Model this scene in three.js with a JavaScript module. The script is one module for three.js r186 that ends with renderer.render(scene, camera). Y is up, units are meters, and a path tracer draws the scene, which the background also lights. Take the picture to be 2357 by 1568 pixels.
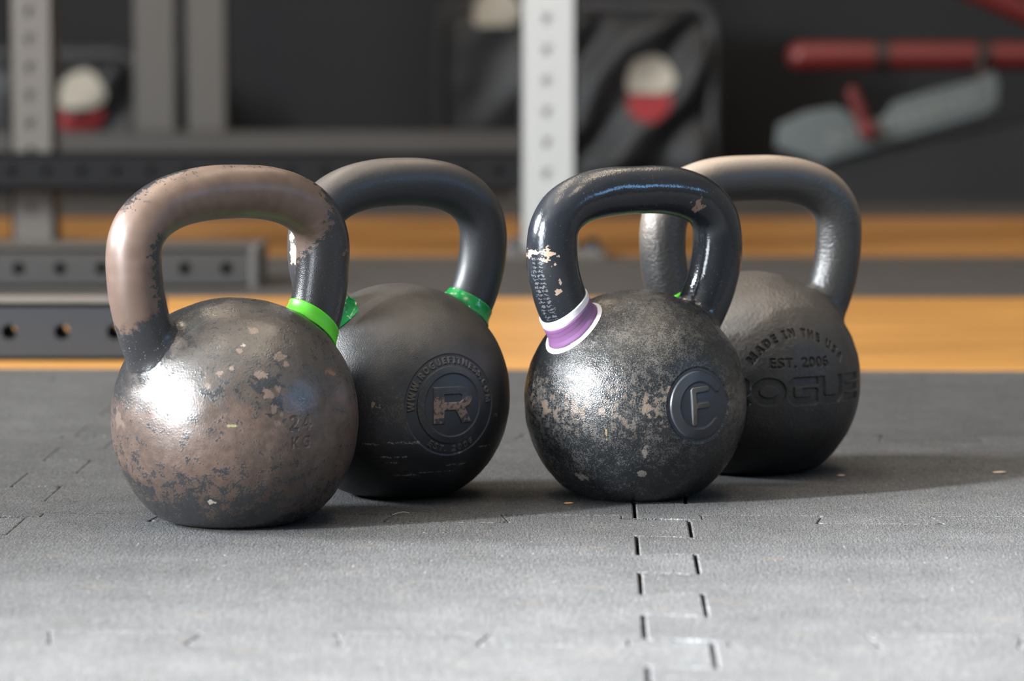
import * as THREE from 'three';
import { RectAreaLightUniformsLib } from 'three/addons/lights/RectAreaLightUniformsLib.js';
import { RoundedBoxGeometry } from 'three/addons/geometries/RoundedBoxGeometry.js';
import { mergeGeometries } from 'three/addons/utils/BufferGeometryUtils.js';

// ------------------------------------------------------------------ camera, light, exposure
const scene = new THREE.Scene();
const renderer = new THREE.WebGLRenderer({ antialias: true });
renderer.toneMapping = THREE.LinearToneMapping;
renderer.toneMappingExposure = 0.68;
renderer.shadowMap.enabled = true;
renderer.shadowMap.type = THREE.PCFSoftShadowMap;
RectAreaLightUniformsLib.init();

const R = d => d * Math.PI / 180;
const camera = new THREE.PerspectiveCamera(2 * Math.atan(784 / 7800) * 180 / Math.PI, 2357 / 1568, 0.05, 60);
camera.position.set(0, 0.37, 0);
camera.rotation.set(-R(5.4), 0, 0);
camera.focus = 2.53;
camera.userData.fStop = 5.6;
scene.add(camera);

scene.background = new THREE.Color(0.55, 0.7, 0.95);          // plain overcast sky beyond the openings
scene.backgroundIntensity = 1.0;

// daylight that falls through the roller door in the left wall
const sun = new THREE.DirectionalLight(new THREE.Color(0.95, 0.98, 1.0), 92);
{
  const A = R(28), E = R(20);
  sun.position.set(-10 * Math.cos(E) * Math.cos(A), 10 * Math.sin(E), 10 * Math.cos(E) * Math.sin(A) - 1.5);
  sun.target.position.set(0, 0, -1.5);
}
sun.castShadow = true; sun.shadow.radius = 17;
sun.shadow.mapSize.set(2048, 2048);
Object.assign(sun.shadow.camera, { left: -8, right: 8, top: 8, bottom: -8, near: 0.1, far: 30 });
scene.add(sun, sun.target);
function area(color, intensity, w, h, pos, to) {
  const l = new THREE.RectAreaLight(color, intensity, w, h);
  l.position.set(...pos); l.lookAt(...to); scene.add(l); return l;
}
const LAMP = 11.5;
const DOOR = { x: -4, z0: -0.17, z1: 2.1, h: 2.7 };
const SIDE = { z0: -3.4, z1: -2.25, y0: 1.25, y1: 2.5 };            // window in the left wall, past the door
area(new THREE.Color(0.9, 0.95, 1.0), 240, SIDE.z1 - SIDE.z0 - 0.1, SIDE.y1 - SIDE.y0 - 0.1, [DOOR.x - 0.02, (SIDE.y0 + SIDE.y1) / 2, (SIDE.z0 + SIDE.z1) / 2], [0, (SIDE.y0 + SIDE.y1) / 2, (SIDE.z0 + SIDE.z1) / 2]);
area(new THREE.Color(0.86, 0.93, 1.0), 36, DOOR.z1 - DOOR.z0 - 0.04, DOOR.h - 0.04, [DOOR.x + 0.02, DOOR.h / 2, (DOOR.z0 + DOOR.z1) / 2], [0, DOOR.h / 2, (DOOR.z0 + DOOR.z1) / 2]);
const WIN = { x: 4.2, y: 1.62, z: -0.85, w: 1.5, h: 0.7 };      // small window in the right wall, blue sky behind
area(new THREE.Color(0.24, 0.54, 1.0), 14, WIN.w - 0.04, WIN.h - 0.04, [WIN.x - 0.02, WIN.y, WIN.z], [0, WIN.y, WIN.z]);

// ------------------------------------------------------------------ helpers
let seed = 12345;
const rnd = () => { seed = (seed * 1664525 + 1013904223) >>> 0; return seed / 4294967296; };
const taken = new Map();
function numbered(n) { const k = taken.get(n) || 0; taken.set(n, k + 1); return k ? `${n}_${String(k).padStart(3, '0')}` : n; }
function mesh(name, geo, mat, parent) {
  const m = new THREE.Mesh(geo, mat); m.name = numbered(name); m.castShadow = m.receiveShadow = true;
  (parent || scene).add(m); return m;
}
function thing(name, label, category, pos = [0, 0, 0], turn = 0, group) {
  const g = new THREE.Group(); g.name = numbered(name); g.position.set(...pos); g.rotation.y = turn;
  g.userData = { label, category }; if (group) g.userData.group = group; scene.add(g); return g;
}
function structure(name, parent) { const g = new THREE.Group(); g.name = numbered(name); g.userData = { kind: 'structure' }; (parent || scene).add(g); return g; }
const box = (w, h, d, x, y, z) => { const g = new THREE.BoxGeometry(w, h, d); g.translate(x, y, z); return g; };
const rbox = (w, h, d, r, x, y, z, seg = 2) => { const g = new RoundedBoxGeometry(w, h, d, seg, r); g.translate(x, y, z); return g; };
const lin = c => c <= 0.04045 ? c / 12.92 : ((c + 0.055) / 1.055) ** 2.4;
const srgb = c => c <= 0 ? 0 : c >= 1 ? 1 : c <= 0.0031308 ? c * 12.92 : 1.055 * c ** (1 / 2.4) - 0.055;
const clamp = (x, a = 0, b = 1) => x < a ? a : x > b ? b : x;
const ss = (a, b, x) => { const t = clamp((x - a) / (b - a)); return t * t * (3 - 2 * t); };
const mix = (a, b, t) => a + (b - a) * t;
const std = o => new THREE.MeshPhysicalMaterial(o);
const rgb = (r, g, b) => new THREE.Color(lin(r / 255), lin(g / 255), lin(b / 255));

const PERM = new Uint8Array(512);
{ const p = [...Array(256).keys()]; for (let i = 255; i > 0; i--) { const j = Math.floor(rnd() * (i + 1)); [p[i], p[j]] = [p[j], p[i]]; } for (let i = 0; i < 512; i++) PERM[i] = p[i & 255]; }
function grad(h, x, y, z) { h &= 15; const u = h < 8 ? x : y, v = h < 4 ? y : h === 12 || h === 14 ? x : z; return ((h & 1) ? -u : u) + ((h & 2) ? -v : v); }
function noise(x, y, z) {
  const X0 = Math.floor(x), Y0 = Math.floor(y), Z0 = Math.floor(z);
  x -= X0; y -= Y0; z -= Z0; const X = X0 & 255, Y = Y0 & 255, Z = Z0 & 255;
  const u = x * x * x * (x * (x * 6 - 15) + 10), v = y * y * y * (y * (y * 6 - 15) + 10), w = z * z * z * (z * (z * 6 - 15) + 10);
  const A = PERM[X] + Y, AA = PERM[A] + Z, AB = PERM[A + 1] + Z, B = PERM[X + 1] + Y, BA = PERM[B] + Z, BB = PERM[B + 1] + Z;
  const l = (t, a, b) => a + t * (b - a);
  return l(w, l(v, l(u, grad(PERM[AA], x, y, z), grad(PERM[BA], x - 1, y, z)), l(u, grad(PERM[AB], x, y - 1, z), grad(PERM[BB], x - 1, y - 1, z))),
    l(v, l(u, grad(PERM[AA + 1], x, y, z - 1), grad(PERM[BA + 1], x - 1, y, z - 1)), l(u, grad(PERM[AB + 1], x, y - 1, z - 1), grad(PERM[BB + 1], x - 1, y - 1, z - 1))));
}
function fbm(x, y, z, o = 3) { let a = 0.5, s = 0; for (let i = 0; i < o; i++) { s += a * noise(x, y, z); x *= 2.03; y *= 2.03; z *= 2.03; a *= 0.5; } return s * 1.6; }

function dataTexture(w, h, fill, color) {
  const data = new Uint8Array(w * h * 4), t = new THREE.DataTexture(data, w, h, THREE.RGBAFormat);
  t.wrapS = t.wrapT = THREE.RepeatWrapping; t.magFilter = THREE.LinearFilter; t.minFilter = THREE.LinearMipmapLinearFilter; t.generateMipmaps = true;
  if (color) t.colorSpace = THREE.SRGBColorSpace; t.needsUpdate = true; return t;
}
// fill(u, v, out): out = [r, g, b linear, rough, metal, bump 0..1] -> colour map and a packed bump / rough / metal map
function pair(w, h, fill) {
  const c = dataTexture(w, h, null, true), p = dataTexture(w, h), o = [0, 0, 0, 0.5, 0, 0.5], a = c.image.data, b = p.image.data;
  const LUT = new Uint8Array(4097); for (let i = 0; i <= 4096; i++) LUT[i] = Math.round(255 * srgb(i / 4096));
  for (let y = 0, k = 0; y < h; y++) for (let x = 0; x < w; x++, k += 4) {
    fill((x + 0.5) / w, (y + 0.5) / h, o);
    for (let i = 0; i < 3; i++) a[k + i] = LUT[clamp(o[i]) * 4096 | 0];
    b[k] = clamp(o[5]) * 255; b[k + 1] = clamp(o[3]) * 255; b[k + 2] = clamp(o[4]) * 255; a[k + 3] = b[k + 3] = 255;
  }
  return [c, p];
}
function textured([c, p], bump, extra = {}) {
  return std({ map: c, bumpMap: p, bumpScale: bump, roughnessMap: p, metalnessMap: p, roughness: 1, metalness: 1, ...extra });
}

// ------------------------------------------------------------------ the room
const M = {
  wall: std({ color: rgb(120, 120, 118), roughness: 0.9 }),
  blackWall: std({ color: rgb(15, 15, 17), roughness: 0.85 }),
  ceil: std({ color: rgb(200, 196, 188), roughness: 0.95 }),
  slab: std({ color: rgb(70, 70, 70), roughness: 0.9 }),
  ground: std({ color: rgb(150, 150, 148), roughness: 0.95 }),
};
const ROOM = { x0: -4, x1: 4.2, z0: -8.3, z1: 3.4, h: 3.8, t: 0.2 };
{
  const { x0, x1, z0, z1, h, t } = ROOM;
  const s = (n, g, m) => { const o = mesh(n, g, m); o.userData.kind = 'structure'; return o; };
  s('wall_back', box(x1 - x0 + 2 * t, h, t, (x0 + x1) / 2, h / 2, z0 - t / 2), M.blackWall);
  s('wall_left', mergeGeometries([
    box(t, h, SIDE.z0 - z0, x0 - t / 2, h / 2, (SIDE.z0 + z0) / 2), box(t, h, DOOR.z0 - SIDE.z1, x0 - t / 2, h / 2, (DOOR.z0 + SIDE.z1) / 2),
    box(t, SIDE.y0, SIDE.z1 - SIDE.z0, x0 - t / 2, SIDE.y0 / 2, (SIDE.z0 + SIDE.z1) / 2), box(t, h - SIDE.y1, SIDE.z1 - SIDE.z0, x0 - t / 2, (h + SIDE.y1) / 2, (SIDE.z0 + SIDE.z1) / 2),
    box(t, h, z1 - DOOR.z1, x0 - t / 2, h / 2, (DOOR.z1 + z1) / 2),
    box(t, h - DOOR.h, DOOR.z1 - DOOR.z0, x0 - t / 2, (h + DOOR.h) / 2, (DOOR.z0 + DOOR.z1) / 2)]), M.wall);
  const wx0 = WIN.z - WIN.w / 2, wx1 = WIN.z + WIN.w / 2, wy0 = WIN.y - WIN.h / 2, wy1 = WIN.y + WIN.h / 2;
  s('wall_right', mergeGeometries([
    box(t, h, wx0 - z0, x1 + t / 2, h / 2, (z0 + wx0) / 2), box(t, h, z1 - wx1, x1 + t / 2, h / 2, (z1 + wx1) / 2),
    box(t, wy0, WIN.w, x1 + t / 2, wy0 / 2, WIN.z), box(t, h - wy1, WIN.w, x1 + t / 2, (h + wy1) / 2, WIN.z)]), M.wall);
  s('wall_front', box(x1 - x0 + 2 * t, h, t, (x0 + x1) / 2, h / 2, z1 + t / 2), M.wall);
  const pane = std({ color: new THREE.Color(0.92, 0.95, 0.97), roughness: 0.02, transmission: 1, thickness: 0, ior: 1.45 });
  const w1 = structure('window_1');
  mesh('pane', box(0.012, SIDE.y1 - SIDE.y0 - 0.02, SIDE.z1 - SIDE.z0 - 0.02, x0 - 0.1, (SIDE.y0 + SIDE.y1) / 2, (SIDE.z0 + SIDE.z1) / 2), pane, w1).userData.label = 'tinted glass pane';
  mesh('frame', mergeGeometries([box(0.06, 0.04, SIDE.z1 - SIDE.z0, x0 - 0.1, SIDE.y0 + 0.02, (SIDE.z0 + SIDE.z1) / 2), box(0.06, 0.04, SIDE.z1 - SIDE.z0, x0 - 0.1, SIDE.y1 - 0.02, (SIDE.z0 + SIDE.z1) / 2), box(0.06, SIDE.y1 - SIDE.y0 - 0.08, 0.04, x0 - 0.1, (SIDE.y0 + SIDE.y1) / 2, SIDE.z0 + 0.02), box(0.06, SIDE.y1 - SIDE.y0 - 0.08, 0.04, x0 - 0.1, (SIDE.y0 + SIDE.y1) / 2, SIDE.z1 - 0.02)]), M.slab, w1);
  s('added_sun_wall', box(6, 6, 0.18, x0 - t - 3, 3, -1.42), M.wall);       // unseen wall added outside to keep the sun out of the side window
  s('ceiling', box(x1 - x0 + 2 * t, t, z1 - z0 + 2 * t, (x0 + x1) / 2, h + t / 2, (z0 + z1) / 2), M.ceil);
}
// ceiling lamps: a long housing, a glowing diffuser, and a light of the same size just below
{
  const glow = std({ color: 0xffffff, emissive: new THREE.Color(1, 0.86, 0.68), emissiveIntensity: 4, roughness: 0.6 });
  const metal = std({ color: rgb(200, 200, 198), roughness: 0.5 });
  const rows = [[-1.6, 'nearest'], [-3.6, 'second'], [-5.6, 'farthest']];
  for (const [z, row] of rows) for (const [x, side] of [[-0.9, 'left'], [0.9, 'right']]) {
    const t = thing('ceiling_lamp', `broad warm ceiling lamp, ${side} one of the ${row} pair over the floor`, 'lamp', [x, 3.8, z], 0, 'broad warm ceiling lamps');
    mesh('housing', rbox(0.64, 0.06, 1.28, 0.01, 0, -0.03, 0), metal, t);
    mesh('diffuser', rbox(0.58, 0.02, 1.22, 0.006, 0, -0.068, 0), glow, t);
    const l = area(new THREE.Color(1, 0.79, 0.56), LAMP, 0.58, 1.22, [x, 3.8 - 0.085, z], [x, 0, z]); l.rotation.set(-Math.PI / 2, 0, 0);
  }
}

// ------------------------------------------------------------------ floor
const floor = structure('floor');
const rubberTex = pair(2048, 2048, (u, v, o) => {
  const W = 2 * Math.PI, cx = Math.cos(W * u), sx = Math.sin(W * u), X = u * 0.5, Y = v * 0.5;
  // tileable through wrap blending of two shifted fields
  const f = (s, k) => noise(X * s, Y * s, k);
  const gr = f(1050, 1) * 0.75 + f(520, 3) * 0.55, mid = f(160, 5), big = f(18, 7) * 0.7 + f(44, 9) * 0.4;
  const salt = ss(-0.28, 0.3, gr);
  let a = 0.066 * (0.36 + 1.2 * salt + 0.2 * mid + 0.25 * big);
  const sp = f(420, 21);
  let r = a, g = a, b = a * 1.02;
  if (sp > 0.66) { const q = ss(0.66, 0.76, sp); r = mix(r, 0.4, q); g = mix(g, 0.4, q); b = mix(b, 0.4, q); }
  const st = noise(X * 24, Y * 240, 33); if (st > 0.45) { const q = ss(0.45, 0.7, st) * 0.5; r = mix(r, 0.13, q); g = mix(g, 0.1, q); b = mix(b, 0.07, q); }
  o[0] = r; o[1] = g; o[2] = b; o[3] = clamp(0.84 + 0.12 * gr - 0.08 * mid); o[4] = 0; o[5] = 0.2 + 0.5 * salt + 0.2 * mid;
});
for (const t of rubberTex) t.repeat.set(2, 2);
const rubber = [1, 0.93, 1.06].map(k => textured(rubberTex, 0.0006, { color: new THREE.Color(k, k, k), specularIntensity: 0.45 }));
const rubberFar = textured(rubberTex, 0.0004, { color: new THREE.Color(0.44, 0.36, 0.3) });
mesh('slab', box(8.6, 0.15, 12.1, 0.1, -0.012 - 0.075, -2.45), M.slab, floor);
{
  const P = 0.495, A = 0.0397, T = 0.012, along = [0.004, 6], across = [0.03, 5];
  const seamX = i => 0.111 + (i - 0) * P, seamZ = j => 2.5 + j * P;
  // offsets across a seam, as [along, across] points from 0 to P; sign: which side the first tooth bends to
  function wave(sign, len, m, n) {
    const pts = [[0, 0, 0], [m, 0, 0]], L = (len - 2 * m) / n, dv = 0.0035;
    if (len < 0.2) return [[0, 0], [len, 0]];
    for (let k = 0; k < n; k++) {
      const s = (k % 2 ? 1 : -1) * sign * A / 2, a0 = m + k * L, a1 = a0 + L;
      pts.push([k ? a0 - dv : a0, s, 1], [k < n - 1 ? a1 + dv : a1, s, 1]);
    }
    pts.push([len - m, 0, 0], [len, 0, 0]);
    return pts;
  }
  const cutCorner = (poly, sizes) => {               // cuts the outward corners, as moulded mats have them
    const out = [];
    const n = poly.length;
    for (let i = 0; i < n; i++) {
      const a = poly[(i + n - 1) % n], b = poly[i], c = poly[(i + 1) % n];
      const ux = b[0] - a[0], uy = b[1] - a[1], vx = c[0] - b[0], vy = c[1] - b[1], lu = Math.hypot(ux, uy), lv = Math.hypot(vx, vy);
      if (lu < 1e-6) continue;
      const cr = (ux * vy - uy * vx) / (lu * lv), s = b[2] || 0;
      if (cr > 0.5 && s > 0 && lu > 3 * s && lv > 3 * s) {
        const s2 = s * 0.55;
        out.push([b[0] - ux / lu * s, b[1] - uy / lu * s], [b[0] + vx / lv * s2, b[1] + vy / lv * s2]);
      } else out.push(b);
    }
    return out;
  };
  for (let i = -4; i < 4; i++) for (let j = -5; j < 3; j++) {
    const x0 = seamX(i), x1 = seamX(i + 1), zn = seamZ(j), zf = Math.min(seamZ(j + 1), 3.578), len = zf - zn;
    const gap = k => k === 0 ? 0.001 : 0, cut = k => k === 0 ? 0.0022 : 0.009;
    const pts = [];
    // corners counter-clockwise in (x, Z): near left -> near right -> far right -> far left
    const near = wave(j % 2 ? 1 : -1, P, ...across), far = wave((j + 1) % 2 ? 1 : -1, P, ...across);
    const right = wave(-1, len, ...along), left = wave(-1, len, ...along);
    // the first tooth counted from the far end bends left (towards -x)
    for (const [a, c] of near.slice(1, -1)) pts.push([x0 + a, zn + c, 0.008]);
    for (const [a, c] of (len < 0.2 ? right : right.slice(1, -1))) pts.push([x1 - gap(i + 1) - c * 1, zn + a, cut(i + 1)]);
    for (const [a, c] of [...(j === 2 ? [] : far.slice(1, -1))].reverse()) pts.push([x0 + a, zf + c, 0.008]);
    if (j === 2) pts.push([x1, zf, 0], [x0, zf, 0]);
    for (const [a, c] of [...(len < 0.2 ? left : left.slice(1, -1))].reverse()) pts.push([x0 + gap(i) - c * 1, zn + a, cut(i)]);
    const cl = []; for (const p of pts) { const q = cl[cl.length - 1]; if (!q || Math.hypot(p[0] - q[0], p[1] - q[1]) > 2e-4) cl.push(p); }
    const sh = new THREE.Shape(cutCorner(cl).map(p => new THREE.Vector2(p[0], p[1])));
    const g = new THREE.ExtrudeGeometry(sh, { depth: T - 0.0024, bevelEnabled: true, bevelSize: 0.0013, bevelThickness: 0.0012, bevelOffset: -0.0014, bevelSegments: 2, curveSegments: 1 });
    g.rotateX(-Math.PI / 2); g.translate(0, -T + 0.0012, 0);
    const o = mesh('mat_tile', g, rubber[Math.floor(rnd() * 3)], floor);
    o.position.y = (rnd() - 0.5) * 0.0004;
    // whole mat field is laid 1.4 degrees askew
    o.rotation.y = 0; o.userData.askew = 1;
  }
  for (const o of floor.children) if (o.userData.askew) { delete o.userData.askew; const a = R(-1.37), px = 0.111, pz = -2.468; o.rotation.y = a; o.position.x = px - (px * Math.cos(a) + pz * Math.sin(a)); o.position.z = pz - (-px * Math.sin(a) + pz * Math.cos(a)); }
}
// plywood and rubber strips of the lifting platform behind the mats
const woodTex = pair(1024, 1024, (u, v, o) => {
  const X = u * 1.2, Y = v * 1.2, w = noise(X * 1.6, Y * 5, 2) * 0.06;
  const ring = Math.sin((Y + w) * 60 + noise(X * 2.2, Y * 9, 4) * 5), fine = noise(X * 14, Y * 420, 6), st = noise(X * 3, Y * 60, 8), big = noise(X * 2, Y * 3, 12);
  const k = 1 + 0.1 * ring + 0.12 * fine + 0.22 * st + 0.22 * big;
  o[0] = 0.36 * k; o[1] = 0.175 * k; o[2] = 0.043 * k; o[3] = clamp(0.42 + 0.1 * fine + 0.1 * st); o[4] = 0; o[5] = 0.5 + 0.3 * fine + 0.2 * ring;
});
for (const t of woodTex) t.repeat.set(1 / 1.2, 1 / 1.2);
const wood = [1, 0.9, 1.08].map(k => textured(woodTex, 0.0003, { color: new THREE.Color(k, k, k) }));
function flat(name, x0, x1, za, zb, mat, h = 0.012) {          // a sheet of the floor between distances za and zb
  const g = rbox(x1 - x0 - 0.001, h, zb - za - 0.002, 0.0015, (x0 + x1) / 2, -h / 2, -(za + zb) / 2), p = g.attributes.position, n = g.attributes.normal, uv = g.attributes.uv;
  for (let i = 0; i < p.count; i++) uv.setXY(i, p.getX(i) + x0 * 0.37, p.getZ(i) + (Math.abs(n.getZ(i)) > 0.5 ? p.getY(i) : 0));
  return mesh(name, g, mat, floor);
}
for (let k = 0; k < 5; k++) flat('plywood_sheet', -3.9 + k * 1.62, -3.9 + (k + 1) * 1.62, 3.58, 4.53, wood[k % 3]);
flat('rubber_strip', -3.9, 4.1, 4.53, 5.32, rubberFar);
const oldWood = [0.72, 0.66].map(k => textured(woodTex, 0.0003, { color: new THREE.Color(k, k * 0.95, k * 0.9) }));
for (let k = 0; k < 5; k++) flat('plywood_sheet', -3.3 + k * 1.48, -3.3 + (k + 1) * 1.48, 5.32, 6.39, oldWood[k % 2]);
flat('rubber_strip', -3.9, 4.1, 6.39, 8.28, textured(rubberTex, 0.0004, { color: new THREE.Color(0.5, 0.42, 0.35) }));

// ------------------------------------------------------------------ kettlebells
const CAST = 0.014;                                            // radius of the blend between horn and ball
const smin = (a, b, k) => { const h = Math.max(k - Math.abs(a - b), 0) / k; return Math.min(a, b) - h * h * k / 4; };
function handleLine(H, d) {                                    // points of the bar's centre line, in the kettlebell's own plane, evenly spaced
  const half = [], y0 = d + H.start;
  const ye = d + H.ye, yt = d + H.yt;
  for (let i = 0; i <= 60; i++) { const y = y0 + (ye - y0) * i / 60; half.push([H.X - H.c * (ye - y) ** 2, y]); }
  for (let i = 1; i <= 400; i++) { const t = i / 400 * Math.PI / 2; half.push([H.X * Math.cos(t) ** (2 / H.n), ye + (yt - ye) * Math.sin(t) ** (2 / H.n)]); }
  const all = [...half.map(([x, y]) => [-x, y]), ...half.slice(0, -1).reverse()];
  const L = [0]; for (let i = 1; i < all.length; i++) L.push(L[i - 1] + Math.hypot(all[i][0] - all[i - 1][0], all[i][1] - all[i - 1][1]));
  const n = 260, out = [], tot = L[L.length - 1]; let k = 0;
  for (let i = 0; i <= n; i++) {
    const s = tot * i / n; while (k < all.length - 2 && L[k + 1] < s) k++;
    const f = (s - L[k]) / Math.max(L[k + 1] - L[k], 1e-9);
    out.push([mix(all[k][0], all[k + 1][0], f) + H.x0, mix(all[k][1], all[k + 1][1], f)]);
  }
  for (let pass = 0; pass < 6; pass++) for (let i = 1; i < n; i++) for (const c of [0, 1]) out[i][c] = (out[i - 1][c] + 2 * out[i][c] + out[i + 1][c]) / 4;
  return { pts: out, len: tot };
}
function ballRadius(K, lat) {
  const c = Math.cos(lat), s = Math.sin(lat), n = s > 0 ? K.nu : K.nl, b = s > 0 ? K.b : K.R;
  const r = (Math.abs(c / K.R) ** n + Math.abs(s / b) ** n) ** (-1 / n);
  return s < -0.2 ? smin(r, K.d / -s, 0.008) : r;
}
// a relief drawn on a canvas (grey 128 = the ball's own surface), with a second canvas that says which piece each spot belongs to
function relief(wmm, hmm, S, blur, draw, pieces) {
  const W = Math.round(wmm * S), H = Math.round(hmm * S), out = [];
  for (const what of ['height', 'piece']) {
    const c = document.createElement('canvas'); c.width = W; c.height = H;
    const g = c.getContext('2d'); g.fillStyle = what === 'height' ? 'rgb(128,128,128)' : 'rgb(0,0,0)'; g.fillRect(0, 0, W, H);
    g.translate(W / 2, H / 2); g.scale(S, S);
    draw(g, what === 'height' ? h => { const v = Math.round(128 + h * 100); g.fillStyle = g.strokeStyle = `rgb(${v},${v},${v})`; } : (h, k = 0) => { g.fillStyle = g.strokeStyle = `rgb(${k * 8},255,${(k * 53 + 17) % 256})`; });
    const d = g.getImageData(0, 0, W, H).data, a = new Float32Array(W * H);
    for (let i = 0; i < W * H; i++) a[i] = what === 'height' ? (d[i * 4] - 128) / 100 : d[i * 4 + 1] === 0 ? 0 : (k => d[i * 4 + 1] === 255 && k * 8 === d[i * 4] && d[i * 4 + 2] === (k * 53 + 17) % 256 ? k : -1)(Math.round(d[i * 4] / 8));
    if (what === 'piece') for (let pass = 0; pass < 3; pass++) { const b = a.slice(); for (let i = W; i < W * H - W; i++) if (b[i] < 0) a[i] = Math.max(b[i - 1], b[i + 1], b[i - W], b[i + W]); }
    out.push(a);
  }
  let a = out[0];
  for (let pass = 0; pass < 3; pass++) for (const [dx, dy] of [[1, 0], [0, 1]]) {
    const b = new Float32Array(W * H), q = Math.max(1, Math.round(blur * S));
    for (let y = 0; y < H; y++) for (let x = 0; x < W; x++) { let s = 0; for (let k = -q; k <= q; k++) s += a[clamp(y + k * dy, 0, H - 1) * W + clamp(x + k * dx, 0, W - 1)]; b[y * W + x] = s / (2 * q + 1); }
    a = b;
  }
  const at = (x, y) => { x = clamp((x / wmm + 0.5) * W - 0.5, 0, W - 1.001); y = clamp((0.5 - y / hmm) * H - 0.5, 0, H - 1.001); const i = x | 0, j = y | 0, f = x - i, g = y - j, p = j * W + i; return mix(mix(a[p], a[p + 1], f), mix(a[p + W], a[p + W + 1], f), g); };
  const piece = (x, y) => Math.max(0, out[1][clamp(Math.round((0.5 - y / hmm) * H - 0.5), 0, H - 1) * W + clamp(Math.round((x / wmm + 0.5) * W - 0.5), 0, W - 1)]);
  return { at, piece, w: wmm, h: hmm, pieces };
}
function arcText(g, text, r, from, to, size, font, top, pen) {      // letters set one by one round a circle; degrees clockwise from straight up
  g.font = `${font} ${size * 10}px sans-serif`; g.textAlign = 'center'; g.textBaseline = 'middle';
  const w = [...text].map(c => g.measureText(c).width / 10 + size * 0.16), sum = w.reduce((a, b) => a + b, 0); let acc = 0;
  [...text].forEach((c, i) => {
    const a = R(from + (to - from) * (acc + w[i] / 2) / sum); acc += w[i]; if (c === ' ') return; pen();
    g.save(); g.rotate(top ? a : -a); g.translate(0, top ? -r : r); g.scale(0.1, 0.1); g.fillText(c, 0, 0); g.lineWidth = size * 0.7; g.lineJoin = 'round'; g.strokeText(c, 0, 0); g.restore();
  });
}
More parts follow.
